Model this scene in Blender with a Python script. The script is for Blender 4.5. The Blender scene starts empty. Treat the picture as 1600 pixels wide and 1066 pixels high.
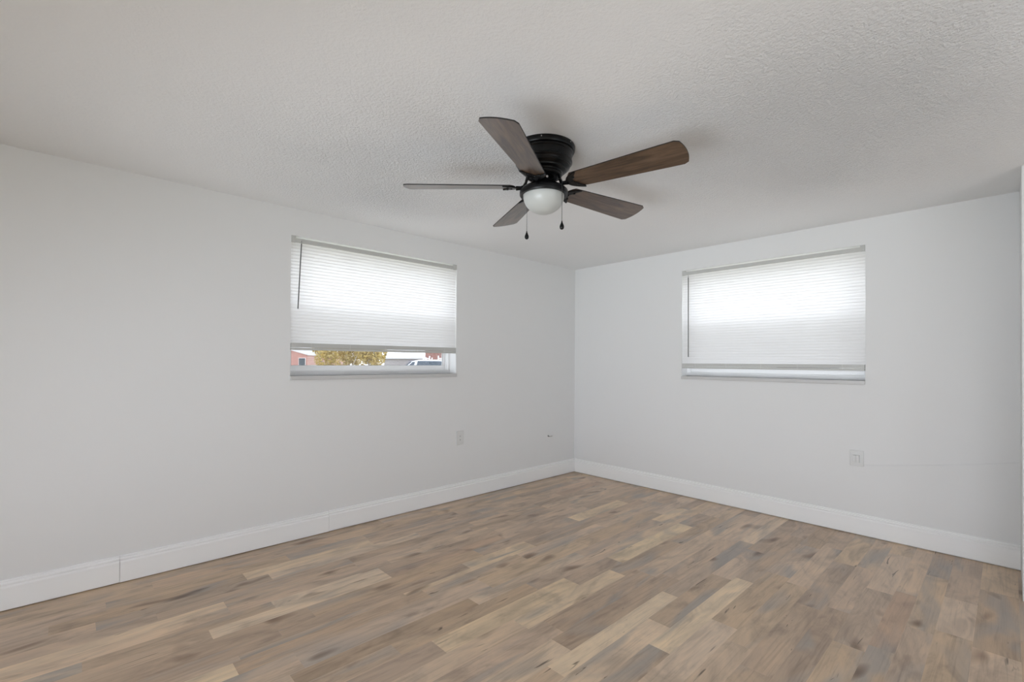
import bpy, bmesh, math, random
from mathutils import Vector, Matrix
random.seed(7)
PI = math.pi
scene = bpy.context.scene
COL = scene.collection

# ------------------------------------------------------------------ camera
cam_d = bpy.data.cameras.new('camera')
cam = bpy.data.objects.new('camera', cam_d)
COL.objects.link(cam)
cam_d.sensor_width = 36.0
cam_d.lens = 732.97 / 1600 * 36.0
cam_d.shift_y = 26.4 / 1600
cam_d.clip_start = 0.02
cam_d.clip_end = 400
CR = Vector((0.68636638, 0.72722974, 0.00617167))
CU = Vector((0.0025508, -0.01089348, 0.99993741))
CF = Vector((-0.72725146, 0.68630768, 0.00933193))
CP = Vector((3.61056, -4.45172, 1.31566))
cam.matrix_world = Matrix(((CR.x, CU.x, -CF.x, CP.x), (CR.y, CU.y, -CF.y, CP.y), (CR.z, CU.z, -CF.z, CP.z), (0, 0, 0, 1)))
scene.camera = cam

# ------------------------------------------------------------------ daylight and exposure
world = bpy.data.worlds.new('bright_overcast_sky')
scene.world = world
world.use_nodes = True
wb = world.node_tree.nodes['Background']
wb.inputs['Color'].default_value = (0.93, 0.97, 1.06, 1)
wb.inputs['Strength'].default_value = 3.95
def area_lamp(name, loc, target, size, watts, spread, size_y=None):
    d = bpy.data.lights.new(name, 'AREA'); d.shape = 'RECTANGLE'; d.size = size; d.size_y = size_y or size; d.energy = watts; d.color = (0.88, 0.965, 1.06); d.spread = math.radians(spread)
    o = bpy.data.objects.new(name, d); COL.objects.link(o); o.location = loc
    o.rotation_euler = (Vector(target) - Vector(loc)).to_track_quat('-Z', 'Y').to_euler()
    return o
# unseen soft lamps, added behind the camera and next door to brighten ceiling and walls
area_lamp('added_fill_lamp', (2.2, -5.75, 0.35), (0.7, -0.7, 2.44), 2.6, 14.5, 65, 1.6)
area_lamp('added_fill_lamp.001', (3.0, -5.6, 0.5), (3.1, -0.3, 1.9), 1.2, 4.0, 60)
area_lamp('added_fill_lamp.002', (5.6, -3.0, 1.0), (5.6, -3.0, 2.44), 1.5, 29.0, 180)
vs = scene.view_settings
vs.view_transform = 'Standard'
vs.look = 'None'
vs.gamma = 1.0
vs.exposure = 0.22
vs.use_curve_mapping = False

# ------------------------------------------------------------------ material helpers
def srgb(r, g, b):
    f = lambda c: (c / 255 / 12.92) if c / 255 <= 0.04045 else ((c / 255 + 0.055) / 1.055) ** 2.4
    return (f(r), f(g), f(b), 1.0)

def newmat(name):
    m = bpy.data.materials.new(name)
    m.use_nodes = True
    nt = m.node_tree
    return m, nt, nt.nodes['Principled BSDF']

def plain(name, col, rough=0.5, metal=0.0, spec=0.5, bump=None):
    m, nt, b = newmat(name)
    b.inputs['Base Color'].default_value = col
    b.inputs['Roughness'].default_value = rough
    b.inputs['Metallic'].default_value = metal
    b.inputs['Specular IOR Level'].default_value = spec
    if bump:
        add_bump(nt, b, *bump)
    return m

def add_bump(nt, b, scale, strength, dist, detail=3.0):
    tc = nt.nodes.new('ShaderNodeTexCoord')
    n = nt.nodes.new('ShaderNodeTexNoise')
    n.inputs['Scale'].default_value = scale
    n.inputs['Detail'].default_value = detail
    bp = nt.nodes.new('ShaderNodeBump')
    bp.inputs['Strength'].default_value = strength
    bp.inputs['Distance'].default_value = dist
    nt.links.new(tc.outputs['Object'], n.inputs['Vector'])
    nt.links.new(n.outputs['Fac'], bp.inputs['Height'])
    nt.links.new(bp.outputs['Normal'], b.inputs['Normal'])

def sheet_mat(name, col, fac):
    m, nt, b = newmat(name)
    nt.nodes.remove(b)
    d = nt.nodes.new('ShaderNodeBsdfDiffuse'); t = nt.nodes.new('ShaderNodeBsdfTranslucent'); mx = nt.nodes.new('ShaderNodeMixShader')
    d.inputs['Color'].default_value = col; t.inputs['Color'].default_value = col
    mx.inputs['Fac'].default_value = fac
    nt.links.new(d.outputs[0], mx.inputs[1]); nt.links.new(t.outputs[0], mx.inputs[2])
    nt.links.new(mx.outputs[0], nt.nodes['Material Output'].inputs['Surface'])
    return m
M = {}
M['wall'] = plain('white_wall_paint', srgb(234, 234, 233), 0.75, 0, 0.3, (90, 0.10, 0.002))
M['trim'] = plain('white_semigloss_trim', srgb(248, 248, 247), 0.35, 0, 0.4)
M['gap'] = plain('dark_gap', srgb(70, 60, 50), 0.9)
M['vinyl'] = plain('white_vinyl', srgb(246, 246, 246), 0.4)
M['gasket'] = plain('dark_gasket', srgb(60, 62, 62), 0.7)
M['sill'] = plain('grey_marble_sill', srgb(205, 204, 202), 0.3, 0, 0.5, (40, 0.15, 0.002))
M['rail'] = plain('white_enamel_blind_metal', srgb(200, 200, 196), 0.45)
M['cord'] = sheet_mat('thin_white_cord', srgb(245, 245, 243), 0.5)
M['wand'] = plain('smoky_plastic', srgb(95, 95, 93), 0.25)
M['black'] = plain('black_enamel', (0.003, 0.003, 0.0033, 1), 0.32, 0.0, 0.25)
M['edge'] = plain('dark_blade_edge', (0.012, 0.010, 0.009, 1), 0.5)
M['chain'] = plain('gunmetal_chain', (0.10, 0.10, 0.10, 1), 0.35, 0.8)
M['screw'] = plain('bright_screw', (0.55, 0.55, 0.55, 1), 0.3, 1.0)
M['plate'] = plain('white_plastic_plate', srgb(225, 225, 223), 0.35)
M['cablepaint'] = plain('grey_white_cable_paint', srgb(230, 230, 229), 0.6)
M['slot'] = plain('dark_slot', srgb(45, 45, 45), 0.8)
M['clipstrip'] = plain('grey_clip_strip', srgb(120, 120, 118), 0.8)

# ceiling: sprayed knockdown texture
H_CEIL = 2.44
def ceiling_mat():
    m, nt, b = newmat('textured_white_ceiling')
    b.inputs['Base Color'].default_value = srgb(240, 240, 239)
    b.inputs['Roughness'].default_value = 0.8
    b.inputs['Specular IOR Level'].default_value = 0.3
    L = nt.links
    tc = nt.nodes.new('ShaderNodeTexCoord')
    n1 = nt.nodes.new('ShaderNodeTexNoise'); n1.inputs['Scale'].default_value = 78; n1.inputs['Detail'].default_value = 5; n1.inputs['Roughness'].default_value = 0.62
    n2 = nt.nodes.new('ShaderNodeTexNoise'); n2.inputs['Scale'].default_value = 1.1; n2.inputs['Detail'].default_value = 2
    r1 = nt.nodes.new('ShaderNodeMapRange'); r1.inputs['From Min'].default_value = 0.38; r1.inputs['From Max'].default_value = 0.62
    r2 = nt.nodes.new('ShaderNodeMapRange'); r2.inputs['From Min'].default_value = 0.35; r2.inputs['From Max'].default_value = 0.6
    r2.inputs['To Min'].default_value = 0.55; r2.inputs['To Max'].default_value = 1.0
    mu = nt.nodes.new('ShaderNodeMath'); mu.operation = 'MULTIPLY'
    bp = nt.nodes.new('ShaderNodeBump'); bp.inputs['Strength'].default_value = 1.0; bp.inputs['Distance'].default_value = 0.0055
    L.new(tc.outputs['Object'], n1.inputs['Vector']); L.new(tc.outputs['Object'], n2.inputs['Vector'])
    L.new(n1.outputs['Fac'], r1.inputs['Value']); L.new(n2.outputs['Fac'], r2.inputs['Value'])
    # the coat of texture is heavier in two broad areas and nearly smooth elsewhere
    heavy = None
    for cx, cy, rad in ((1.05, -3.05, 1.25), (2.95, -1.75, 1.45)):
        sb = nt.nodes.new('ShaderNodeVectorMath'); sb.operation = 'DISTANCE'; sb.inputs[1].default_value = (cx, cy, H_CEIL)
        L.new(tc.outputs['Object'], sb.inputs[0])
        fo = nt.nodes.new('ShaderNodeMapRange'); fo.interpolation_type = 'SMOOTHSTEP'
        fo.inputs['From Min'].default_value = 0.25 * rad; fo.inputs['From Max'].default_value = rad
        fo.inputs['To Min'].default_value = 1.0; fo.inputs['To Max'].default_value = 0.12
        L.new(sb.outputs['Value'], fo.inputs['Value'])
        if heavy is None: heavy = fo.outputs['Result']
        else:
            mxn = nt.nodes.new('ShaderNodeMath'); mxn.operation = 'MAXIMUM'
            L.new(heavy, mxn.inputs[0]); L.new(fo.outputs['Result'], mxn.inputs[1]); heavy = mxn.outputs[0]
    m2 = nt.nodes.new('ShaderNodeMath'); m2.operation = 'MULTIPLY'
    L.new(heavy, m2.inputs[0]); L.new(r2.outputs['Result'], m2.inputs[1])
    L.new(r1.outputs['Result'], mu.inputs[0]); L.new(m2.outputs[0], mu.inputs[1])
    L.new(mu.outputs[0], bp.inputs['Height']); L.new(bp.outputs['Normal'], b.inputs['Normal'])
    return m
M['ceiling'] = ceiling_mat()

def mixrgb(nt, mode, fac, a=None, b=None):
    n = nt.nodes.new('ShaderNodeMix'); n.data_type = 'RGBA'; n.blend_type = mode
    if isinstance(fac, (int, float)): n.inputs[0].default_value = fac
    else: nt.links.new(fac, n.inputs[0])
    for i, v in ((6, a), (7, b)):
        if v is None: continue
        if isinstance(v, tuple): n.inputs[i].default_value = v
        else: nt.links.new(v, n.inputs[i])
    return n.outputs[2]

def ramp(nt, src, stops):
    r = nt.nodes.new('ShaderNodeValToRGB')
    el = r.color_ramp.elements
    while len(el) < len(stops): el.new(0.5)
    for e, (p, c) in zip(el, stops): e.position = p; e.color = c
    nt.links.new(src, r.inputs['Fac'])
    return r.outputs['Color']

# floor: sheet vinyl printed with wood planks; every plank face carries tone / hue / seed attributes
def floor_mat():
    m, nt, b = newmat('wood_plank_vinyl')
    L = nt.links
    def attr(n):
        a = nt.nodes.new('ShaderNodeAttribute'); a.attribute_name = n; return a.outputs['Fac']
    def math_(op, a, bb):
        n = nt.nodes.new('ShaderNodeMath'); n.operation = op
        for i, v in ((0, a), (1, bb)):
            if isinstance(v, (int, float)): n.inputs[i].default_value = v
            else: L.new(v, n.inputs[i])
        return n.outputs[0]
    tone, hue, seed = attr('tone'), attr('hue'), attr('seed')
    tc = nt.nodes.new('ShaderNodeTexCoord')
    sep = nt.nodes.new('ShaderNodeSeparateXYZ'); L.new(tc.outputs['Object'], sep.inputs[0])
    def coords(sx, sy):
        c = nt.nodes.new('ShaderNodeCombineXYZ')
        L.new(math_('MULTIPLY', sep.outputs[0], sx), c.inputs[0]); L.new(math_('MULTIPLY', sep.outputs[1], sy), c.inputs[1])
        L.new(math_('MULTIPLY', seed, 57.0), c.inputs[2])
        return c.outputs[0]
    def noise(vec, scale, detail, rough=0.5, dist=0.0):
        n = nt.nodes.new('ShaderNodeTexNoise'); n.inputs['Scale'].default_value = scale
        n.inputs['Detail'].default_value = detail; n.inputs['Roughness'].default_value = rough; n.inputs['Distortion'].default_value = dist
        L.new(vec, n.inputs['Vector']); return n.outputs['Fac']
    base = ramp(nt, tone, [(0.0, srgb(164, 141, 119)), (0.35, srgb(190, 166, 143)), (0.6, srgb(208, 184, 160)), (1.0, srgb(234, 212, 183))])
    tint = ramp(nt, hue, [(0.0, srgb(182, 186, 188)), (0.3, srgb(186, 185, 184)), (0.5, srgb(188, 186, 182)), (0.75, srgb(192, 187, 172)), (1.0, srgb(194, 184, 178))])
    col = mixrgb(nt, 'OVERLAY', 0.55, base, tint)
    # broad cloudy variation, long along the plank
    cl = noise(coords(8.0, 2.6), 1.0, 4, 0.6, 1.0)
    col = mixrgb(nt, 'MULTIPLY', 1.0, col, ramp(nt, cl, [(0.30, (0.70, 0.69, 0.69, 1)), (0.5, (0.99, 0.99, 0.99, 1)), (0.70, (1.17, 1.15, 1.11, 1))]))
    # blue-grey weathered areas
    gy = noise(coords(5.0, 1.3), 1.0, 2, 0.5, 0.8)
    col = mixrgb(nt, 'MIX', ramp(nt, gy, [(0.54, (0, 0, 0, 1)), (0.70, (0.75, 0.75, 0.75, 1))]), col, srgb(160, 153, 146))
    # knots: dark soft spots
    kn = noise(coords(9.0, 3.6), 1.0, 1, 0.4, 0.3)
    col = mixrgb(nt, 'MULTIPLY', ramp(nt, kn, [(0.66, (0, 0, 0, 1)), (0.80, (0.8, 0.8, 0.8, 1))]), col, srgb(140, 116, 98))
    # grain streaks
    gr = noise(coords(52.0, 2.2), 1.0, 5, 0.65, 1.2)
    col = mixrgb(nt, 'MULTIPLY', 1.0, col, ramp(nt, gr, [(0.3, (0.80, 0.79, 0.78, 1)), (0.5, (1, 1, 1, 1)), (0.7, (1.06, 1.05, 1.03, 1))]))
    # short dark cracks
    ck = noise(coords(34.0, 4.0), 1.0, 2, 0.6, 0.8)
    col = mixrgb(nt, 'MULTIPLY', ramp(nt, ck, [(0.695, (0, 0, 0, 1)), (0.75, (0.8, 0.8, 0.8, 1))]), col, srgb(105, 98, 92))
    # plank edge line
    uv = nt.nodes.new('ShaderNodeUVMap'); uv.uv_map = 'plank'
    su = nt.nodes.new('ShaderNodeSeparateXYZ'); L.new(uv.outputs['UV'], su.inputs[0])
    e = math_('MINIMUM', su.outputs[0], su.outputs[1])
    ed = nt.nodes.new('ShaderNodeMapRange'); L.new(e, ed.inputs['Value']); ed.inputs['From Min'].default_value = 0.0008; ed.inputs['From Max'].default_value = 0.0030
    ed.inputs['To Min'].default_value = 0.66; ed.inputs['To Max'].default_value = 1.0
    col = mixrgb(nt, 'MULTIPLY', 1.0, col, ed.outputs['Result'])
    L.new(col, b.inputs['Base Color'])
    b.inputs['Roughness'].default_value = 0.34
    b.inputs['Specular IOR Level'].default_value = 0.5
    bp = nt.nodes.new('ShaderNodeBump'); bp.inputs['Strength'].default_value = 0.08; bp.inputs['Distance'].default_value = 0.002
    L.new(gr, bp.inputs['Height']); L.new(bp.outputs['Normal'], b.inputs['Normal'])
    return m
M['floor'] = floor_mat()

def blade_mat():
    m, nt, b = newmat('walnut_blade')
    L = nt.links
    tc = nt.nodes.new('ShaderNodeTexCoord')
    mp = nt.nodes.new('ShaderNodeMapping'); mp.inputs['Scale'].default_value = (1.6, 16, 16)
    L.new(tc.outputs['Object'], mp.inputs['Vector'])
    n = nt.nodes.new('ShaderNodeTexNoise'); n.inputs['Scale'].default_value = 1.6; n.inputs['Detail'].default_value = 5; n.inputs['Distortion'].default_value = 1.4
    L.new(mp.outputs[0], n.inputs['Vector'])
    n2 = nt.nodes.new('ShaderNodeTexNoise'); n2.inputs['Scale'].default_value = 9; n2.inputs['Detail'].default_value = 3
    L.new(mp.outputs[0], n2.inputs['Vector'])
    c = ramp(nt, n.outputs['Fac'], [(0.34, srgb(46, 33, 24)), (0.44, srgb(76, 57, 42)), (0.58, srgb(94, 73, 56)), (0.75, srgb(108, 86, 68))])
    c = mixrgb(nt, 'MULTIPLY', 1.0, c, ramp(nt, n2.outputs['Fac'], [(0.35, (0.82, 0.82, 0.82, 1)), (0.6, (1.05, 1.05, 1.05, 1))]))
    L.new(c, b.inputs['Base Color'])
    b.inputs['Roughness'].default_value = 0.34
    b.inputs['Coat Weight'].default_value = 0.55
    b.inputs['Coat Roughness'].default_value = 0.16
    return m
M['blade'] = blade_mat()

M['slat'] = sheet_mat('translucent_white_slat', srgb(241, 240, 239), 0.455)

def bowl_mat():
    m, nt, b = newmat('frosted_white_glass')
    b.inputs['Base Color'].default_value = srgb(194, 196, 192)
    b.inputs['Roughness'].default_value = 0.35
    b.inputs['Subsurface Weight'].default_value = 0.3
    b.inputs['Subsurface Radius'].default_value = (0.03, 0.03, 0.03)
    return m
M['bowl'] = bowl_mat()

def pane_mat():
    m, nt, b = newmat('clear_window_glass')
    nt.nodes.remove(b)
    t = nt.nodes.new('ShaderNodeBsdfTransparent'); g = nt.nodes.new('ShaderNodeBsdfGlossy'); mx = nt.nodes.new('ShaderNodeMixShader')
    t.inputs['Color'].default_value = (0.96, 0.97, 0.97, 1); g.inputs['Roughness'].default_value = 0.02
    mx.inputs['Fac'].default_value = 0.05
    nt.links.new(t.outputs[0], mx.inputs[1]); nt.links.new(g.outputs[0], mx.inputs[2])
    nt.links.new(mx.outputs[0], nt.nodes['Material Output'].inputs['Surface'])
    return m
M['pane'] = pane_mat()

def screen_mat():
    m, nt, b = newmat('insect_screen_mesh')
    nt.nodes.remove(b)
    t = nt.nodes.new('ShaderNodeBsdfTransparent'); g = nt.nodes.new('ShaderNodeBsdfDiffuse'); mx = nt.nodes.new('ShaderNodeMixShader')
    g.inputs['Color'].default_value = (0.08, 0.08, 0.085, 1)
    mx.inputs['Fac'].default_value = 0.54
    nt.links.new(t.outputs[0], mx.inputs[1]); nt.links.new(g.outputs[0], mx.inputs[2])
    nt.links.new(mx.outputs[0], nt.nodes['Material Output'].inputs['Surface'])
    return m
M['screen'] = screen_mat()

# ------------------------------------------------------------------ mesh helpers
def box(bm, x0, x1, y0, y1, z0, z1, mat=0):
    v = [bm.verts.new(c) for c in ((x0, y0, z0), (x1, y0, z0), (x1, y1, z0), (x0, y1, z0), (x0, y0, z1), (x1, y0, z1), (x1, y1, z1), (x0, y1, z1))]
    for f in ((0, 3, 2, 1), (4, 5, 6, 7), (0, 1, 5, 4), (1, 2, 6, 5), (2, 3, 7, 6), (3, 0, 4, 7)):
        bm.faces.new([v[i] for i in f]).material_index = mat

def prism(bm, pts, origin, ua, va, wa, depth):
    """extrude a 2D outline (u,v) along w"""
    origin, ua, va, wa = map(Vector, (origin, ua, va, wa))
    a = [bm.verts.new(origin + ua * u + va * v) for u, v in pts]
    b_ = [bm.verts.new(origin + ua * u + va * v + wa * depth) for u, v in pts]
    bm.faces.new(a[::-1]); bm.faces.new(b_)
    n = len(pts)
    for i in range(n): bm.faces.new((a[i], a[(i + 1) % n], b_[(i + 1) % n], b_[i]))

def lathe(bm, prof, n=48, c=(0, 0, 0), cap=True):
    rings = []
    for r, z in prof:
        if r < 1e-6: rings.append([bm.verts.new((c[0], c[1], c[2] + z))])
        else: rings.append([bm.verts.new((c[0] + r * math.cos(2 * PI * k / n), c[1] + r * math.sin(2 * PI * k / n), c[2] + z)) for k in range(n)])
    for A, B in zip(rings, rings[1:]):
        for k in range(n):
            k2 = (k + 1) % n
            if len(A) == 1 and len(B) == 1: continue
            if len(A) == 1: bm.faces.new((A[0], B[k2], B[k]))
            elif len(B) == 1: bm.faces.new((A[k], A[k2], B[0]))
            else: bm.faces.new((A[k], A[k2], B[k2], B[k]))
    if cap:
        for R in (rings[0], rings[-1]):
            if len(R) > 2: bm.faces.new(R)

def tube(bm, pts, r, n=8):
    pts = [Vector(p) for p in pts]
    rad = r if isinstance(r, (list, tuple)) else [r] * len(pts)
    up = Vector((0, 0, 1)); rings = []
    for i, p in enumerate(pts):
        d = (pts[min(i + 1, len(pts) - 1)] - pts[max(i - 1, 0)]).normalized()
        a = d.cross(up)
        if a.length < 1e-3: a = d.cross(Vector((1, 0, 0)))
        a.normalize(); b_ = a.cross(d)
        rings.append([bm.verts.new(p + (a * math.cos(2 * PI * k / n) + b_ * math.sin(2 * PI * k / n)) * rad[i]) for k in range(n)])
    for A, B in zip(rings, rings[1:]):
        for k in range(n): bm.faces.new((A[k], A[(k + 1) % n], B[(k + 1) % n], B[k]))
    bm.faces.new(rings[0][::-1]); bm.faces.new(rings[-1])

def obj(name, bm, mats, parent=None, smooth=False, bevel=0.0, autosmooth=35):
    bmesh.ops.recalc_face_normals(bm, faces=bm.faces[:])
    me = bpy.data.meshes.new(name)
    bm.to_mesh(me); bm.free()
    for m in (mats if isinstance(mats, (list, tuple)) else [mats]): me.materials.append(m)
    if smooth:
        me.polygons.foreach_set('use_smooth', [True] * len(me.polygons))
        me.set_sharp_from_angle(angle=math.radians(autosmooth))
    o = bpy.data.objects.new(name, me)
    COL.objects.link(o)
    if parent: o.parent = parent
    if bevel:
        md = o.modifiers.new('bevel', 'BEVEL'); md.width = bevel; md.segments = 2; md.limit_method = 'ANGLE'
    return o

def tag(o, label, cat, group=None):
    o['label'] = label; o['category'] = cat
    if group: o['group'] = group
    return o

def thing(name, loc, label, cat, group=None, rz=0.0):
    o = bpy.data.objects.new(name, None); COL.objects.link(o)
    o.empty_display_size = 0.1
    o.location = loc; o.rotation_euler = (0, 0, rz)
    return tag(o, label, cat, group)

def struct(o, label=None):
    o['kind'] = 'structure'
    if label: o['label'] = label
    return o

# ------------------------------------------------------------------ room shell
H = 2.44
XR = 3.660          # inner face of the wall stub at the far right
XH = 7.2            # far wall of the adjoining space
YB = -6.8           # wall behind the camera
WT = 0.22           # outside wall thickness
LW = (-3.276, -1.776, 1.205, 2.240)   # left window opening: y0, y1, z0, z1
RW = (1.366, 2.852, 1.190, 2.240)     # right window opening: x0, x1, z0, z1

def wall_mesh(length_axis, a0, a1, n0, n1, z0, z1, holes):
    """wall slab from a0..a1 along an axis, n0..n1 in thickness, with rectangular holes (a0,a1,z0,z1)"""
    bm = bmesh.new()
    us = sorted({a0, a1} | {h[0] for h in holes} | {h[1] for h in holes})
    zs = sorted({z0, z1} | {h[2] for h in holes} | {h[3] for h in holes})
    inside = lambda u, z: any(h[0] < u < h[1] and h[2] < z < h[3] for h in holes)
    cache = {}
    def V(u, n, z):
        k = (round(u, 5), round(n, 5), round(z, 5))
        if k not in cache:
            cache[k] = bm.verts.new((u, n, z) if length_axis == 'x' else (n, u, z))
        return cache[k]
    solid = {}
    for i in range(len(us) - 1):
        for j in range(len(zs) - 1):
            solid[(i, j)] = not inside((us[i] + us[i + 1]) / 2, (zs[j] + zs[j + 1]) / 2)
    for (i, j), s in solid.items():
        if not s: continue
        u0, u1, q0, q1 = us[i], us[i + 1], zs[j], zs[j + 1]
        for n in (n0, n1): bm.faces.new((V(u0, n, q0), V(u1, n, q0), V(u1, n, q1), V(u0, n, q1)))
        if not solid.get((i - 1, j)): bm.faces.new((V(u0, n0, q0), V(u0, n1, q0), V(u0, n1, q1), V(u0, n0, q1)))
        if not solid.get((i + 1, j)): bm.faces.new((V(u1, n0, q0), V(u1, n1, q0), V(u1, n1, q1), V(u1, n0, q1)))
        if not solid.get((i, j - 1)): bm.faces.new((V(u0, n0, q0), V(u1, n0, q0), V(u1, n1, q0), V(u0, n1, q0)))
        if not solid.get((i, j + 1)): bm.faces.new((V(u0, n0, q1), V(u1, n0, q1), V(u1, n1, q1), V(u0, n1, q1)))
    return bm

struct(obj('wall_left', wall_mesh('y', YB - WT, 0.0, -WT, 0.0, -0.05, H + 0.05, [LW]), M['wall']))
struct(obj('wall_right', wall_mesh('x', -WT, XH + WT, 0.0, WT, -0.05, H + 0.05, [RW]), M['wall']))
struct(obj('wall_stub', wall_mesh('y', -0.575, 0.0, XR, XR + 0.12, 0.0, H, []), M['wall'], bevel=0.004))
BW = (1.3, 2.9, 0.60, 2.10)
BW2 = (4.2, 6.6, 0.30, 2.20)
HW = (-4.9, -3.7, 0.60, 2.10)
struct(obj('wall_back', wall_mesh('x', -WT, XH + WT, YB - WT, YB, -0.05, H + 0.05, [BW, BW2]), M['wall']))
struct(obj('wall_hall', wall_mesh('y', YB, 0.0, XH, XH + WT, -0.05, H + 0.05, [HW]), M['wall']))
bm = bmesh.new(); box(bm, -WT, XH + WT, YB - WT, WT, H, H + 0.12)
struct(obj('ceiling', bm, M['ceiling']))

# floor: planks printed along the left wall; joints and light/dark planks read off the photograph
ROWS = [0, .12, .25, .36, .47, .57, .667, .75, .84, .93, 1.03, 1.16, 1.25, 1.29, 1.395, 1.54, 1.635, 1.74, 1.865, 1.98, 2.115, 2.235, 2.33, 2.45, 2.555,
        2.685, 2.80, 2.925, 3.03, 3.155, 3.25, 3.355, 3.49, 3.645]
while ROWS[-1] < XH: ROWS.append(min(XH, ROWS[-1] + random.choice((.10, .12, .13))))
# (x0, x1, y joint, tone on the near side, tone on the far side)
JOINTS = [(.84, 1.03, -3.008, .85, .38), (.25, .36, -2.827, .5, .35), (1.16, 1.29, -2.01, .8, .35), (1.16, 1.25, -2.577, .3, .8), (1.54, 1.635, -2.822, .2, .75),
          (1.74, 1.865, -3.197, .3, .78), (2.115, 2.235, -2.77, .78, .28), (1.74, 1.865, -1.79, .35, .85), (1.865, 1.98, -1.938, .78, .32), (2.235, 2.33, -1.95, .9, .42),
          (2.33, 2.45, -2.267, .75, .4), (2.555, 2.685, -2.033, .72, .42), (2.235, 2.33, -.81, .4, .78), (2.33, 2.45, -.936, .6, .3), (2.45, 2.555, -1.455, .85, .38),
          (1.03, 1.16, -1.36, .45, .8), (1.54, 1.635, -.873, .45, .8), (1.54, 1.635, -.398, .8, .35), (2.555, 2.685, -.56, .62, .28), (2.925, 3.03, -1.445, .25, .5),
          (3.155, 3.25, -.94, .3, .55), (3.355, 3.49, -1.308, .45, .65), (3.49, 3.645, -1.37, .62, .3), (3.25, 3.355, -.53, .5, .25), (3.355, 3.49, -.82, .65, .45),
          (1.29, 1.395, -3.921, .85, .4), (.84, .93, -4.398, .8, .4), (.36, .47, -3.66, .35, .8), (.47, .57, -3.547, .3, .75), (.25, .36, -4.295, .55, .42),
          (1.74, 1.98, -.42, .4, .62), (.667, .84, -3.826, .75, .5)]
def floor_mesh():
    rnd = random.Random(23)
    bm = bmesh.new()
    tone = bm.faces.layers.float.new('tone'); hue = bm.faces.layers.float.new('hue'); seed = bm.faces.layers.float.new('seed')
    uvl = bm.loops.layers.uv.new('plank')
    for x0, x1 in zip(ROWS, ROWS[1:]):
        xm = (x0 + x1) / 2
        js = sorted([(y, a, b_) for (p, q, y, a, b_) in JOINTS if p - 1e-4 < xm < q + 1e-4])
        cuts = [(y, a, b_) for y, a, b_ in js]
        anchors = [c[0] for c in cuts]
        y = (anchors[0] if anchors else rnd.uniform(-3.5, -2.5))
        extra = []
        d = y
        while d > YB: d -= rnd.uniform(.75, 1.15); extra.append(d)
        prev = y
        for nx in anchors[1:] + [0.4]:
            d = prev
            while nx - d > 1.25: d += rnd.uniform(.7, 1.05); extra.append(d)
            prev = nx
        ys = sorted(set([YB, 0.0] + [v for v in extra + anchors if YB < v < 0.0] + ([y] if YB < y < 0 else [])))
        for y0, y1 in zip(ys, ys[1:]):
            t = None
            for (yy, a, b_) in cuts:
                if abs(y1 - yy) < 1e-6: t = a
                if abs(y0 - yy) < 1e-6: t = b_ if t is None else t
            if t is None: t = rnd.choice((.35, .42, .5, .55, .62))
            f = bm.faces.new([bm.verts.new(c) for c in ((x0, y0, 0), (x1, y0, 0), (x1, y1, 0), (x0, y1, 0))])
            f[tone] = t; f[hue] = min(1, max(0, rnd.gauss(.52, .22))); f[seed] = rnd.random()
            # uv: distance to the plank's sides (x) and ends (y) is found from a small inset ring
            for l, uv in zip(f.loops, ((0, 0), (0, 0), (0, 0), (0, 0))): l[uvl].uv = uv
            w = 0.012
            r = bmesh.ops.inset_individual(bm, faces=[f], thickness=w, use_even_offset=True)
            for l in f.loops: l[uvl].uv = (w, w)
            for g in r['faces']:
                g[tone] = f[tone]; g[hue] = f[hue]; g[seed] = f[seed]
                for l in g.loops:
                    on = min(abs(l.vert.co.x - x0), abs(l.vert.co.x - x1), abs(l.vert.co.y - y0), abs(l.vert.co.y - y1)) < 1e-5
                    l[uvl].uv = (0, 0) if on else (w, w)
    return bm
def simple_obj(name, bm, mat):
    me = bpy.data.meshes.new(name); bm.to_mesh(me); bm.free(); me.materials.append(mat)
    o = bpy.data.objects.new(name, me); COL.objects.link(o); return o
struct(simple_obj('floor', floor_mesh(), M['floor']))
bm = bmesh.new(); box(bm, -WT, XH + WT, YB - WT, WT, -0.12, -0.004)
struct(obj('floor_slab', bm, M['gap']))

# skirting: flat board with a stepped, rounded cap
SK = [(0, 0.004), (0.0135, 0.004), (0.0145, 0.006), (0.0145, 0.120), (0.0125, 0.124), (0.0085, 0.127), (0.0075, 0.130), (0.0085, 0.133), (0.0125, 0.1345), (0.0130, 0.139),
      (0.0115, 0.143), (0.0060, 0.146), (0.0055, 0.149), (0.0085, 0.1505), (0.0085, 0.154), (0.0050, 0.157), (0, 0.158)]
def skirting(name, p0, p1, inward, grow=0.0, dz=0.0):
    p0, p1 = Vector(p0), Vector(p1)
    bm = bmesh.new()
    prism(bm, [(u + (grow if u > 0 else 0), v + dz) for u, v in SK], p0, inward, (0, 0, 1), (p1 - p0).normalized(), (p1 - p0).length)
    return struct(obj(name, bm, M['trim']))
skirting('baseboard_left', (0, -2.983, 0), (0, 0, 0), (1, 0, 0), 0.0, 0.0035)
skirting('baseboard_left.001', (0, -4.221, 0), (0, -2.985, 0), (1, 0, 0), 0.0015, 0.0)
skirting('baseboard_left.002', (0, YB, 0), (0, -4.223, 0), (1, 0, 0), 0.0, 0.0015)
skirting('baseboard_right', (0.016, 0, 0), (XR - 0.001, 0, 0), (0, -1, 0), 0.0, 0.003)
skirting('baseboard_hall', (XR + 0.121, 0, 0), (XH, 0, 0), (0, -1, 0))
skirting('baseboard_back', (0.016, YB, 0), (XH, YB, 0), (0, 1, 0))

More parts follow.
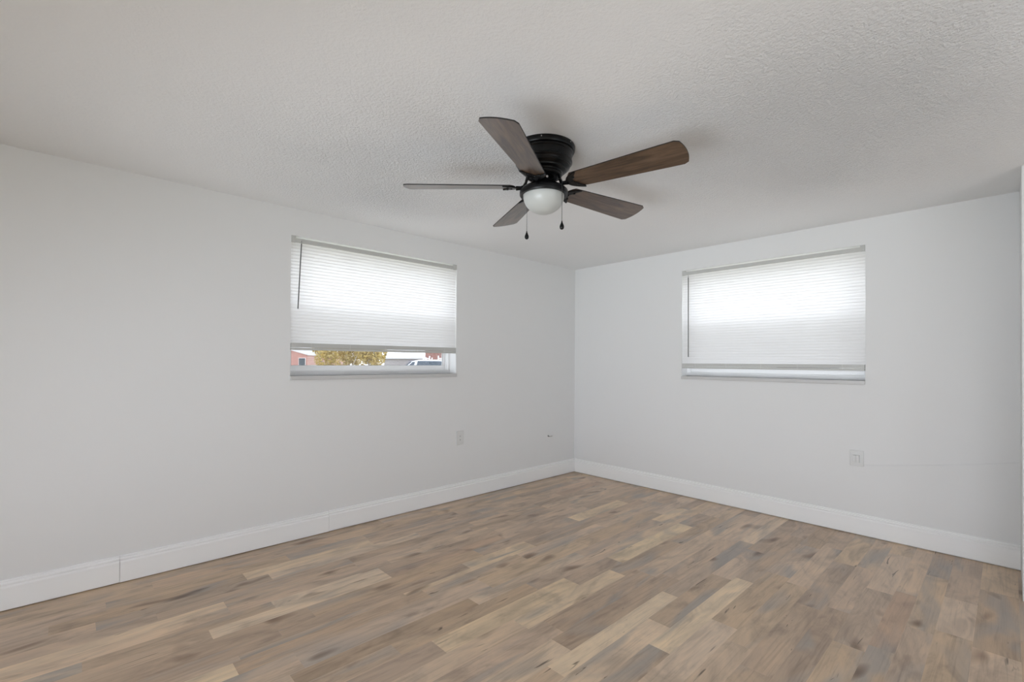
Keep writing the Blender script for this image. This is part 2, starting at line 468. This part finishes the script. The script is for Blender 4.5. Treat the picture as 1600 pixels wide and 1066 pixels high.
# ------------------------------------------------------------------ windows
def frame_part(name, mat, parent, rects, n0, n1, T, bevel=0.003):
    """rects are (a0,a1,z0,z1) along the wall; n0..n1 depth outward; T maps (a, n, z) to world"""
    bm = bmesh.new()
    for a0, a1, z0, z1 in rects:
        p, q = T(a0, n0, z0), T(a1, n1, z1)
        box(bm, min(p[0], q[0]), max(p[0], q[0]), min(p[1], q[1]), max(p[1], q[1]), min(p[2], q[2]), max(p[2], q[2]))
    return obj(name, bm, mat, parent, bevel=bevel)

def ring(a0, a1, z0, z1, w, wb=None, wt=None):
    wb = w if wb is None else wb; wt = w if wt is None else wt
    return [(a0, a1, z0, z0 + wb), (a0, a1, z1 - wt, z1), (a0, a0 + w, z0 + wb, z1 - wt), (a1 - w, a1, z0 + wb, z1 - wt)]

def build_window(name, a0, a1, z0, z1, T, label):
    w = bpy.data.objects.new(name, None); COL.objects.link(w)
    struct(w, label)
    zm = (z0 + z1) / 2 + 0.01
    frame_part('window_frame', M['vinyl'], w, ring(a0, a1, z0, z1, 0.022, 0.036), 0.100, 0.210, T)
    frame_part('jamb_track', M['vinyl'], w, [(a0 + .022, a0 + .029, z0 + .036, z1 - .022), (a1 - .029, a1 - .022, z0 + .036, z1 - .022)], 0.118, 0.128, T, 0.001)
    s = frame_part('lower_sash', M['vinyl'], w, ring(a0 + .022, a1 - .022, z0 + .036, zm + .02, 0.030, 0.040, 0.036), 0.142, 0.166, T)
    bm = bmesh.new()
    for r in ring(a0 + .050, a1 - .050, z0 + .074, zm - .014, .004):
        p, q = T(r[0], .1475, r[2]), T(r[1], .1525, r[3])
        box(bm, min(p[0], q[0]), max(p[0], q[0]), min(p[1], q[1]), max(p[1], q[1]), p[2], q[2])
    obj('glazing_gasket', bm, M['gasket'], s)
    frame_part('pane', M['pane'], s, [(a0 + .050, a1 - .050, z0 + .074, zm - .014)], 0.1545, 0.1575, T, 0)
    u = frame_part('upper_sash', M['vinyl'], w, ring(a0 + .022, a1 - .022, zm - .016, z1 - .022, 0.028, 0.036, 0.028), 0.170, 0.194, T)
    frame_part('pane', M['pane'], u, [(a0 + .049, a1 - .049, zm + .018, z1 - .049)], 0.180, 0.183, T, 0)
    bm = bmesh.new()
    p = [T(a, 0.202, z) for a, z in ((a0 + .024, z0 + .036), (a1 - .024, z0 + .036), (a1 - .024, zm), (a0 + .024, zm))]
    bm.faces.new([bm.verts.new(c) for c in p])
    obj('insect_screen', bm, M['screen'], w)
    frame_part('window_sill', M['sill'], w, [(a0, a1, z0 - .030, z0)], -0.020, 0.100, T, 0.003)
    return w

TL = lambda a, n, z: (-n, a, z)
TR = lambda a, n, z: (a, n, z)
build_window('window_1', *LW, TL, 'white vinyl window in the left wall with a strip of street view under its raised blind')
build_window('window_2', *RW, TR, 'white vinyl window in the right wall almost fully covered by its blind')

def build_blind(name, label, a0, a1, ztop, zstack, zbot, T, cords, wand, cordshape):
    c = T((a0 + a1) / 2, -0.0, ztop)
    b = thing(name, c, label, 'blind', 'mini blinds in the windows')
    inv = Vector(c)
    Tl = lambda a, n, z: tuple(Vector(T(a, n, z)) - inv)
    def bx(bm, a_0, a_1, n0, n1, z0, z1):
        p, q = Tl(a_0, n0, z0), Tl(a_1, n1, z1)
        box(bm, min(p[0], q[0]), max(p[0], q[0]), min(p[1], q[1]), max(p[1], q[1]), min(p[2], q[2]), max(p[2], q[2]))
    bm = bmesh.new(); bx(bm, a0, a1, -.002, .020, ztop - .047, ztop - .015)
    obj('headrail', bm, M['rail'], b, bevel=.003)
    for q0, q1 in ((a0 - .001, a0 + .030), (a1 - .030, a1 + .001)):
        bm = bmesh.new(); bx(bm, q0, q1, -.004, .022, ztop - .049, ztop - .0005)
        obj('mounting_bracket', bm, M['rail'], b, bevel=.002)
    # slats: closed, bowed strips
    bm = bmesh.new()
    z = ztop - .056; nS = round((z - zstack - .010) / .0246); pitch = (z - zstack - .010) / nS; k = 0
    nA = 24
    rnd = random.Random(5 if a0 < 0 else 9)
    for _s in range(nS + 1):
        prof = []
        for i in range(5):
            t = i / 4 - .5                       # -0.5 upper edge .. 0.5 lower edge
            zz = -t * .0312
            nn = .0110 - t * .0024 - .0026 * (1 - 4 * t * t)
            prof.append((nn, zz))
        wob = rnd.uniform(-.0004, .0004)
        rows = []
        for i in range(nA + 1):
            a = a0 + .001 + (a1 - a0 - .002) * i / nA
            rows.append([bm.verts.new(Tl(a, n, z + dz + wob * math.sin(i * .7 + k))) for n, dz in prof])
        for A, B in zip(rows, rows[1:]):
            for j in range(4): bm.faces.new((A[j], A[j + 1], B[j + 1], B[j]))
        z -= pitch; k += 1
    o = obj('slats', bm, M['slat'], b, smooth=True, autosmooth=80)
    # stacked slats resting on the bottom rail
    bm = bmesh.new()
    q = zbot + .020
    while q < zstack:
        for i in range(1):
            bx(bm, a0 + .002, a1 - .002, -.001, .023, q, q + .0046)
        q += .0048
    obj('slat_stack', bm, M['rail'], b)
    bm = bmesh.new(); bx(bm, a0 + .001, a1 - .001, .000, .022, zbot, zbot + .018)
    obj('bottom_rail', bm, M['rail'], b, bevel=.003)
    for a in cords:
        bm = bmesh.new()
        for n in (.0000, .0235):
            tube(bm, [Tl(a, n - .001, ztop - .04), Tl(a + cordshape * .004, n - .001, (ztop + zbot) / 2), Tl(a, n - .001, zbot + .006)], .0005, 5)
        obj('ladder_cord', bm, M['cord'], b)
    bm = bmesh.new()
    w0, w1 = [Vector(p) - inv for p in wand]
    tube(bm, [w0, w1], .0042, 6)
    tube(bm, [w0 + Vector((0, 0, .022)), w0], .0018, 6)
    obj('tilt_wand', bm, M['wand'], b)
    return b
build_blind('window_blind', 'white mini blind in the left window, raised to show the street below it', LW[0] + .002, LW[1] - .002, LW[3], 1.447, 1.396, TL,
            [-3.127, -2.821, -2.512, -2.199, -1.909], ((.012, -3.209, 2.185), (.010, -3.229, 1.70)), 1)
build_blind('window_blind.001', 'white mini blind in the right window, lowered almost to the sill', RW[0] + .002, RW[1] - .002, RW[3], 1.312, 1.266, TR,
            [1.505, 1.80, 2.102, 2.389, 2.704], ((1.437, -.012, 2.163), (1.439, -.012, 1.378)), -1)

# ------------------------------------------------------------------ ceiling fan
FX, FY = 1.938, -2.652
fan = thing('ceiling_fan', (FX, FY, H), 'black hugger ceiling fan with five walnut blades and a frosted light bowl', 'ceiling fan')
fz = lambda z: z - H
bm = bmesh.new()
lathe(bm, [(.0, 0), (.160, 0), (.162, -.004), (.162, -.020), (.158, -.027), (.152, -.029), (.0, -.029)], 64, cap=False)
mp = obj('mounting_plate', bm, M['black'], fan, smooth=True)
for k in range(6):
    a = -.9 + k * 2 * PI / 6
    bm = bmesh.new()
    d = Vector((math.cos(a), math.sin(a), 0))
    tube(bm, [d * .160 + Vector((0, 0, -.011)), d * .1645 + Vector((0, 0, -.011))], .0032, 8)
    obj('screw', bm, M['screw'], mp)
bm = bmesh.new()
lathe(bm, [(.148, -.026), (.152, -.032), (.152, -.040), (.147, -.044), (.146, -.060), (.1445, -.075), (.148, -.079), (.148, -.085), (.143, -.089), (.139, -.098),
           (.136, -.100), (.136, -.106), (.130, -.112), (.121, -.118), (.118, -.118), (.116, -.124), (.104, -.130), (.098, -.131), (.094, -.138), (.086, -.141), (.0, -.141)], 64, cap=False)
obj('motor_housing', bm, M['black'], fan, smooth=True, autosmooth=28)
bm = bmesh.new()
lathe(bm, [(.0, -.138), (.092, -.139), (.095, -.143), (.095, -.149), (.091, -.153), (.0, -.153)], 48, cap=False)
obj('flywheel', bm, M['black'], fan, smooth=True)
bm = bmesh.new()
lathe(bm, [(.0, -.150), (.056, -.150), (.057, -.160), (.060, -.175), (.066, -.188), (.070, -.196), (.0, -.197)], 48, cap=False)
sh = obj('switch_housing', bm, M['black'], fan, smooth=True)
for a in (-0.55, 0.95):
    bm = bmesh.new()
    d = Vector((math.cos(a), math.sin(a), 0))
    tube(bm, [d * .054 + Vector((0, 0, -.172)), d * .0645 + Vector((0, 0, -.172))], .006, 10)
    obj('screw', bm, M['screw'], sh)
bm = bmesh.new()
lathe(bm, [(.0, -.196), (.070, -.196), (.088, -.201), (.112, -.214), (.124, -.226), (.126, -.230), (.126, -.247), (.123, -.252), (.110, -.2525), (.108, -.246), (.0, -.246)], 64, cap=False)
obj('light_fitter', bm, M['black'], fan, smooth=True)
bm = bmesh.new()
R_, Hh = .1075, .094
lathe(bm, [(.1075, -.246)] + [(R_ * math.cos(t), -.252 - Hh * math.sin(t)) for t in [i * PI / 2 / 16 for i in range(16)]] + [(0, -.252 - Hh)], 64, cap=False)
obj('light_bowl', bm, M['bowl'], fan, smooth=True)

def blade_outline():
    r0, r1 = .150, .733
    w0, w1 = .064, .085
    pts = []
    # root: gently rounded
    for t in [-1 + i / 4 for i in range(9)]:
        pts.append((r0 + .030 * (t * t), t * w0 * (1 - .08 * t * t)))
    # trailing side to tip, tip arc with rounded corners
    for i in range(1, 8): pts.append((r0 + .03 + (r1 - .045 - r0 - .03) * i / 8, w0 * .93 + (w1 - w0 * .93) * i / 8))
    n = 14
    for i in range(n + 1):
        t = 1 - 2 * i / n
        s = abs(t)
        x = r1 - .018 * s ** 2 - (.016 * ((s - .86) / .14) ** 2 if s > .86 else 0)
        pts.append((x, w1 * (t if s < .999 else math.copysign(.995, t))))
    for i in range(7, 0, -1): pts.append((r0 + .03 + (r1 - .045 - r0 - .03) * i / 8, -(w0 * .93 + (w1 - w0 * .93) * i / 8)))
    return pts

def blade_bm():
    bm = bmesh.new()
    pts = blade_outline()
    th = .0055
    a = [bm.verts.new((x, y, 0)) for x, y in pts]
    b_ = [bm.verts.new((x, y, th)) for x, y in pts]
    bm.faces.new(a[::-1]).material_index = 0
    bm.faces.new(b_).material_index = 0
    n = len(pts)
    for i in range(n): bm.faces.new((a[i], a[(i + 1) % n], b_[(i + 1) % n], b_[i])).material_index = 1
    return bm

def bracket_bm():
    """crescent plate under the blade root plus the curved arm to the hub"""
    bm = bmesh.new()
    outer, inner = [], []
    n = 18
    for i in range(n + 1):
        t = -1 + 2 * i / n
        outer.append((.138 + .078 * abs(t) ** 2.4, t * .069))
        ww = .058 * t
        inner.append((.186 + .030 * abs(t) ** 2.0 - .012 * math.exp(-(t / .25) ** 2), ww))
    a = [bm.verts.new((x, y, -.0065)) for x, y in outer]; c = [bm.verts.new((x, y, -.0065)) for x, y in inner]
    a2 = [bm.verts.new((x, y, .0)) for x, y in outer]; c2 = [bm.verts.new((x, y, .0)) for x, y in inner]
    for i in range(n):
        bm.faces.new((a[i], a[i + 1], c[i + 1], c[i])); bm.faces.new((a2[i], a2[i + 1], c2[i + 1], c2[i]))
        bm.faces.new((a[i], a[i + 1], a2[i + 1], a2[i])); bm.faces.new((c[i], c[i + 1], c2[i + 1], c2[i]))
    for i in (0, n): bm.faces.new((a[i], c[i], c2[i], a2[i]))
    for y in (-.030, 0, .030):
        lathe(bm, [(.0, -.0105), (.005, -.010), (.007, -.006), (.007, -.004)], 12, c=(.170 + .02 * abs(y) / .03, y, 0), cap=False)
    return bm

PITCH = math.radians(13)
BZ = 2.2325
blade_me = None
for k in range(5):
    ang = math.radians(10.4 + 72 * k)
    if k == 0:
        bl = obj('blade', blade_bm(), [M['blade'], M['edge']], fan)
        br = obj('blade_bracket', bracket_bm(), M['black'], bl, bevel=.0015)
        bm = bmesh.new()
        # arm in blade space: hub end is higher than the blade
        pts = [(.070, 0, .062), (.080, 0, .058), (.088, 0, .044), (.094, 0, .024), (.104, 0, .006), (.120, 0, -.003), (.146, 0, -.004)]
        tube(bm, pts, [.010, .0085, .0075, .0075, .008, .010, .012], 10)
        ar = obj('blade_arm', bm, M['black'], bl, smooth=True)
        proto = (bl, br, ar)
    else:
        bl = proto[0].copy(); COL.objects.link(bl); bl.parent = fan
        for s_ in proto[1:]:
            c_ = s_.copy(); COL.objects.link(c_); c_.parent = bl
    bl.rotation_mode = 'XYZ'
    bl.location = (0, 0, BZ - H)
    bl.rotation_euler = (-PITCH, 0, ang)

def chain(name, off, ztop, zbot_chain, near):
    bm = bmesh.new()
    d = Vector((off[0], off[1], 0)); r = d.length; u = d / r
    pts = [u * .058 + Vector((0, 0, -.178)), u * .075 + Vector((0, 0, -.178)), u * (r - .004) + Vector((0, 0, -.198)), u * r + Vector((0, 0, -.206)), u * r + Vector((0, 0, fz(zbot_chain)))]
    tube(bm, pts, .0013, 6)
    z = -.210
    while z > fz(zbot_chain):
        lathe(bm, [(0, z + .002), (.0019, z), (0, z - .002)], 6, c=(d.x, d.y, 0), cap=False); z -= .0048
    c = obj(name, bm, M['chain'], fan)
    bm = bmesh.new()
    zt = fz(zbot_chain)
    lathe(bm, [(0, zt + .003), (.003, zt), (.0035, zt - .006), (.006, zt - .013), (.0105, zt - .024), (.0115, zt - .031), (.0095, zt - .039), (.005, zt - .043), (0, zt - .044)], 20, c=(d.x, d.y, 0), cap=False)
    obj('chain_pull', bm, M['black'], c, smooth=True)
chain('pull_chain', (.131, -.006), 2.2, 2.028, True)
chain('pull_chain', (-.136, .012), 2.2, 2.032, False)

# ------------------------------------------------------------------ wall plates and cable
o = thing('wall_outlet', (0, -1.728, .590), 'small white outlet plate low on the left wall below the window corner', 'outlet')
bm = bmesh.new(); box(bm, 0, .010, -.042, .042, -.066, .066)
obj('cover_plate', bm, M['plate'], o, bevel=.003)
bm = bmesh.new(); box(bm, .010, .0125, -.017, .017, -.036, .036)
rc = obj('receptacle', bm, M['plate'], o, bevel=.001)
bm = bmesh.new()
for zz in (.018, -.016):
    box(bm, .0124, .0128, .002, .0045, zz - .004, zz + .004); box(bm, .0124, .0128, -.0075, -.005, zz - .0035, zz + .0035)
    box(bm, .0124, .0128, -.003, .0005, zz - .0105, zz - .0075)
obj('socket_slots', bm, M['slot'], rc)

o = thing('wall_jack', (2.7985, 0, .588), 'white wall plate with a protruding double jack where the right wall cable starts', 'wall plate')
bm = bmesh.new(); box(bm, -.044, .044, -.007, 0, -.060, .060)
obj('cover_plate', bm, M['plate'], o, bevel=.003)
for x0 in (-.0205, .0000):
    bm = bmesh.new(); box(bm, x0, x0 + .0190, -.036, -.007, -.030, .026)
    obj('jack_block', bm, M['plate'], o, bevel=.0015)

bm = bmesh.new()
tube(bm, [(2.843, -.003, .543), (2.90, -.0026, .549), (3.108, -.0026, .584), (3.28, -.0026, .614), (3.471, -.0026, .651), (3.657, -.0026, .690)], .0022, 6)
tag(obj('cable', bm, M['cablepaint'], smooth=True), 'thin white painted cable running along the right wall from the jack plate to the corner', 'cable')

o = thing('cable_hook', (0, -.440, .487), 'tiny white bent clip sticking out of the left wall near the corner', 'clip')
bm = bmesh.new()
box(bm, 0, .003, -.030, .030, -.004, .026)
obj('clip_base', bm, M['wall'], o, bevel=.001)
bm = bmesh.new()
prism(bm, [(0, 0), (.022, -.010), (.022, -.006), (0, .006)], (0, -.030, 0), (1, 0, 0), (0, 0, 1), (0, 1, 0), .060)
obj('clip_lip', bm, M['plate'], o)
bm = bmesh.new()
prism(bm, [(.001, -.002), (.020, -.0105), (.020, -.016), (.001, -.014)], (0, -.040, 0), (1, 0, 0), (0, 0, 1), (0, 1, 0), .060)
obj('clip_dark_strip', bm, M['clipstrip'], o)  # grey strip along the underside of the lip

# ------------------------------------------------------------------ outdoors
GZ = -0.35
M['lawn'] = plain('dry_lawn', srgb(150, 148, 132), 0.95, 0, 0.2, (3, 0.4, 0.05))
M['stucco'] = plain('white_stucco', srgb(235, 234, 230), 0.9, 0, 0.2, (30, 0.2, 0.01))
M['greywall'] = plain('grey_siding', srgb(180, 176, 176), 0.8)
M['metalroof'] = plain('white_metal_roof', srgb(240, 240, 242), 0.5)
M['shingle'] = plain('grey_shingle', srgb(165, 163, 172), 0.9)
M['carpaint'] = plain('white_car_paint', srgb(238, 240, 243), 0.2)
M['carglass'] = plain('tinted_car_glass', srgb(70, 85, 100), 0.08)
M['tyre'] = plain('black_rubber', srgb(25, 25, 26), 0.8)
M['hub'] = plain('alloy_wheel', srgb(170, 172, 175), 0.3, 0.9)
M['bark'] = plain('pale_bark', srgb(205, 196, 182), 0.9)
M['dark_pane'] = plain('dark_window_pane', srgb(70, 80, 88), 0.1)
def brick_mat(name, c1, c2, mortar):
    m, nt, b = newmat(name)
    tc = nt.nodes.new('ShaderNodeTexCoord'); br = nt.nodes.new('ShaderNodeTexBrick')
    mp_ = nt.nodes.new('ShaderNodeMapping'); mp_.inputs['Rotation'].default_value = (PI / 2, 0, 0)
    br.inputs['Color1'].default_value = c1; br.inputs['Color2'].default_value = c2; br.inputs['Mortar'].default_value = mortar
    br.inputs['Scale'].default_value = 4.0; br.inputs['Mortar Size'].default_value = .012
    nt.links.new(tc.outputs['Object'], mp_.inputs[0]); nt.links.new(mp_.outputs[0], br.inputs['Vector']); nt.links.new(br.outputs['Color'], b.inputs['Base Color'])
    b.inputs['Roughness'].default_value = .9
    return m
M['pinkbrick'] = brick_mat('salmon_brick', srgb(204, 152, 142), srgb(190, 138, 128), srgb(215, 188, 180))
M['redbrick'] = brick_mat('brown_brick', srgb(168, 118, 108), srgb(146, 100, 92), srgb(190, 160, 150))
def leaf_mat():
    m, nt, b = newmat('yellow_green_leaves')
    nt.nodes.remove(b)
    g = nt.nodes.new('ShaderNodeObjectInfo'); geo = nt.nodes.new('ShaderNodeNewGeometry')
    c = ramp(nt, geo.outputs['Random Per Island'], [(0, srgb(176, 152, 88)), (.45, srgb(222, 200, 126)), (.8, srgb(236, 218, 156)), (1, srgb(150, 140, 92))])
    d = nt.nodes.new('ShaderNodeBsdfDiffuse'); t = nt.nodes.new('ShaderNodeBsdfTranslucent'); mx = nt.nodes.new('ShaderNodeMixShader'); mx.inputs[0].default_value = .35
    nt.links.new(c, d.inputs[0]); nt.links.new(c, t.inputs[0]); nt.links.new(d.outputs[0], mx.inputs[1]); nt.links.new(t.outputs[0], mx.inputs[2])
    nt.links.new(mx.outputs[0], nt.nodes['Material Output'].inputs['Surface'])
    return m
M['leaf'] = leaf_mat()

bm = bmesh.new(); box(bm, -120, 60, -60, 120, GZ - .3, GZ)
struct(obj('ground', bm, M['lawn']))

FW = Vector((CF.x, CF.y, 0)).normalized(); RT = Vector((FW.y, -FW.x, 0))
def spot(depth, lat):      # metres ahead of and to the right of the tripod
    p = Vector((CP.x, CP.y, 0)) + FW * depth + RT * lat
    return (p.x, p.y, GZ)
RZ = math.atan2(RT.y, RT.x)     # local +x runs to the right across the street view, local +y away

def tree(loc, rad, h0, h1, label, seed):
    t = thing('street_tree', loc, label, 'tree', 'yellow-green trees across the street', RZ)
    rnd = random.Random(seed)
    bm = bmesh.new()
    tube(bm, [(0, 0, -.05), (.03, .02, .6), (-.02, 0, 1.2), (.02, 0, h0 + .5)], [.13, .10, .085, .06], 10)
    for k in range(5):
        a = k * 1.26 + seed
        tube(bm, [(0, 0, h0 - .3), (.35 * rad * math.cos(a), .35 * rad * math.sin(a), h0 + .35), (.7 * rad * math.cos(a), .7 * rad * math.sin(a), h0 + 1.0)], [.05, .035, .02], 6)
    obj('trunk', bm, M['bark'], t, smooth=True)
    bm = bmesh.new()
    blobs = [(rnd.uniform(-.55, .55) * rad, rnd.uniform(-.55, .55) * rad, h0 + rad * .45 + rnd.random() * (h1 - h0 - rad * .9), rad * rnd.uniform(.45, .62)) for _ in range(16)]
    for bx_, by_, bz_, br_ in blobs:
        for _ in range(420):
            v = Vector((rnd.gauss(0, 1), rnd.gauss(0, 1), rnd.gauss(0, 1))).normalized() * br_ * rnd.uniform(.7, 1.05)
            c = Vector((bx_, by_, bz_)) + v
            a = Vector((rnd.gauss(0, 1), rnd.gauss(0, 1), rnd.gauss(0, 1))).normalized(); b2 = a.orthogonal().normalized()
            s = rnd.uniform(.030, .062)
            bm.faces.new([bm.verts.new(c + q) for q in (a * s * 1.5, b2 * s * .7, -a * s * 1.5, -b2 * s * .7)])
    obj('foliage', bm, M['leaf'], t)
    return t
D = 24.0
px = lambda x, d: (x - 800) / 733 * d
tree(spot(D, px(509, D)), .82, 1.38, 3.9, 'leftmost yellow-green tree beyond the left window', 3)
tree(spot(D + 2.6, px(546, D + 2.6)), .92, 1.3, 4.0, 'middle yellow-green tree beyond the left window', 11)
tree(spot(D, px(581, D)), .78, 1.38, 3.8, 'rightmost yellow-green tree beyond the left window, beside the white roof', 19)

def gable_house(name, loc, w, d, wallh, rise, over, wallm, roofm, label, windows, fascia=.22, axis='x'):
    """gable faces the street (local -y); w along local x"""
    h = thing(name, loc, label, 'house', None, RZ)
    bm = bmesh.new()
    prism(bm, [(-w / 2, 0), (w / 2, 0), (w / 2, wallh), (0, wallh + rise * .98), (-w / 2, wallh)], (0, 0, 0), (1, 0, 0), (0, 0, 1), (0, 1, 0), d)
    obj('walls', bm, wallm, h)
    bm = bmesh.new()
    s = rise / (w / 2); e = w / 2 + over; ze = wallh - s * over
    prism(bm, [(-e, ze), (0, wallh + rise), (e, ze), (e, ze + fascia), (0, wallh + rise + fascia), (-e, ze + fascia)], (0, -over, 0), (1, 0, 0), (0, 0, 1), (0, 1, 0), d + 2 * over)
    obj('roof', bm, roofm, h)
    for (x, z, ww, hh, m_) in windows:
        bm = bmesh.new(); box(bm, x - ww / 2 - .03, x + ww / 2 + .03, -.06, -.001, z - .03, z + hh + .03)
        f = obj('window_casing', bm, M['vinyl'], h)
        bm = bmesh.new(); box(bm, x - ww / 2, x + ww / 2, -.075, -.06, z, z + hh)
        obj('window_glass', bm, m_, f)
    return h
# salmon brick house with a wide white eave at the left edge of the view
D = 32.0
gable_house('brick_house', spot(D, px(440, D)), 3.5, 8, 2.08, .49, .06, M['pinkbrick'], M['metalroof'], 'salmon brick house with a sloping white roof edge at the left of the street view',
            [(1.42, .85, .42, 1.0, M['dark_pane'])], .36)
D = 60.0
gable_house('brown_brick_house', spot(D, px(489, D)), 3.4, 6, 2.1, .3, .2, M['redbrick'], M['shingle'], 'low brown brick house behind the leftmost tree', [], .12)
D = 60.0
h = thing('white_roof_house', spot(D, px(630, D)), 'grey house with a broad white hip roof behind the parked car', 'house', None, RZ)
bm = bmesh.new(); box(bm, -2.5, 2.5, .25, 6, 0, 2.12)
obj('walls', bm, M['greywall'], h)
bm = bmesh.new()
v = [bm.verts.new(p) for p in ((-2.75, 0, 2.02), (2.75, 0, 2.02), (2.75, 6.3, 2.02), (-2.75, 6.3, 2.02), (-2.75, 0, 2.2), (2.75, 0, 2.2), (2.75, 6.3, 2.2), (-2.75, 6.3, 2.2), (-1.2, 3.1, 3.15), (.7, 3.1, 3.15))]
for f in ((0, 1, 2, 3), (0, 1, 5, 4), (1, 2, 6, 5), (2, 3, 7, 6), (3, 0, 4, 7), (4, 5, 9, 8), (5, 6, 9), (6, 7, 8, 9), (7, 4, 8)): bm.faces.new([v[k] for k in f])
obj('roof', bm, M['metalroof'], h)
bm = bmesh.new(); box(bm, .6, 1.9, .2, .26, .0, 1.9)
obj('garage_door', bm, M['shingle'], h)
D = 52.0
gable_house('red_brick_house', spot(D, px(701, D)), 5.2, 7, 3.2, 1.2, .3, M['redbrick'], M['shingle'], 'red brown brick house above the roof of the parked car', [], .18)
# white stucco neighbour beyond the right window
n = gable_house('neighbor_house', (2.2, 9.5, GZ), 13, 8, 2.9, 1.3, .4, M['stucco'], M['shingle'], 'white stucco house close beyond the right window', [(-2.2, 1.0, 1.4, 1.1, M['dark_pane']), (2.5, 1.0, 1.4, 1.1, M['dark_pane'])], .2)
n.rotation_euler = (0, 0, 0)

# parked car (faces left in the view)
def car(loc):
    c = thing('parked_car', loc, 'white parked car with dark side windows and a roof rack seen through the left window', 'car', None, RZ)
    W = .92
    def loft(bm, prof, wf):
        n = len(prof)
        A = [bm.verts.new((x, -wf(z), z)) for x, z in prof]; B = [bm.verts.new((x, wf(z), z)) for x, z in prof]
        bm.faces.new(A[::-1]); bm.faces.new(B)
        for i in range(n): bm.faces.new((A[i], A[(i + 1) % n], B[(i + 1) % n], B[i]))
    wf = lambda z: W - max(0, z - 1.0) * .22
    bm = bmesh.new()
    loft(bm, [(-2.3, .35), (2.3, .35), (2.38, .60), (2.34, 1.02), (2.2, 1.10), (-.95, 1.12), (-1.15, 1.06), (-2.1, .96), (-2.34, .80), (-2.36, .5)], wf)
    loft(bm, [(-1.05, 1.08), (2.25, 1.08), (2.05, 1.66), (1.9, 1.73), (-.05, 1.74), (-.28, 1.69)], wf)
    obj('car_body', bm, M['carpaint'], c, bevel=.04)
    def side(pts, s):
        bm = bmesh.new()
        for dy in (0,):
            vs_ = [bm.verts.new((x, s * (wf(z) + .006), z)) for x, z in pts]
            vo = [bm.verts.new((x, s * (wf(z) - .03), z)) for x, z in pts]
            bm.faces.new(vs_); bm.faces.new(vo)
            n = len(pts)
            for i in range(n): bm.faces.new((vs_[i], vs_[(i + 1) % n], vo[(i + 1) % n], vo[i]))
        return bm
    for s in (-1, 1):
        obj('side_window', side([(-.80, 1.14), (-.34, 1.14), (-.20, 1.66), (-.28, 1.66)], s), M['carglass'], c)
        obj('side_window', side([(-.24, 1.14), (.80, 1.14), (.80, 1.69), (-.10, 1.69)], s), M['carglass'], c)
        obj('side_window', side([(.88, 1.14), (2.02, 1.14), (1.90, 1.68), (.88, 1.69)], s), M['carglass'], c)
    bm = bmesh.new()
    v = [bm.verts.new(p) for p in ((-1.03, -.78, 1.12), (-1.03, .78, 1.12), (-.33, .70, 1.66), (-.33, -.70, 1.66))]
    v2 = [bm.verts.new((p.co.x - .03, p.co.y, p.co.z + .02)) for p in v]
    bm.faces.new(v); bm.faces.new(v2)
    for i in range(4): bm.faces.new((v[i], v[(i + 1) % 4], v2[(i + 1) % 4], v2[i]))
    obj('windscreen', bm, M['carglass'], c)
    bm = bmesh.new()
    for yy in (-.62, .62):
        for xx in (.06, .15, .58, 1.5): box(bm, xx - .018, xx + .018, yy - .02, yy + .02, 1.72, 1.88 if xx != .15 else 1.82)
    for xx in (.06, .58, 1.5): box(bm, xx - .018, xx + .018, -.62, .62, 1.765, 1.80)
    obj('roof_rack', bm, M['carpaint'], c)
    for xx in (-1.45, 1.45):
        for s in (-1, 1):
            bm = bmesh.new()
            lathe(bm, [(.0, -.11), (.26, -.11), (.33, -.08), (.34, 0), (.33, .08), (.26, .11), (.0, .11)], 28, cap=False)
            bmesh.ops.rotate(bm, verts=bm.verts[:], cent=(0, 0, 0), matrix=Matrix.Rotation(PI / 2, 3, 'X'))
            bmesh.ops.translate(bm, verts=bm.verts[:], vec=(xx, s * .82, .34))
            w_ = obj('wheel', bm, M['tyre'], c, smooth=True)
            bm = bmesh.new()
            lathe(bm, [(.0, -.02), (.2, -.02), (.21, .02), (.0, .03)], 20, cap=False)
            bmesh.ops.rotate(bm, verts=bm.verts[:], cent=(0, 0, 0), matrix=Matrix.Rotation(PI / 2, 3, 'X'))
            bmesh.ops.translate(bm, verts=bm.verts[:], vec=(xx, s * .93, .34))
            obj('wheel_rim', bm, M['hub'], w_)
    return c
D = 17.0
car(spot(D, px(664, D)))
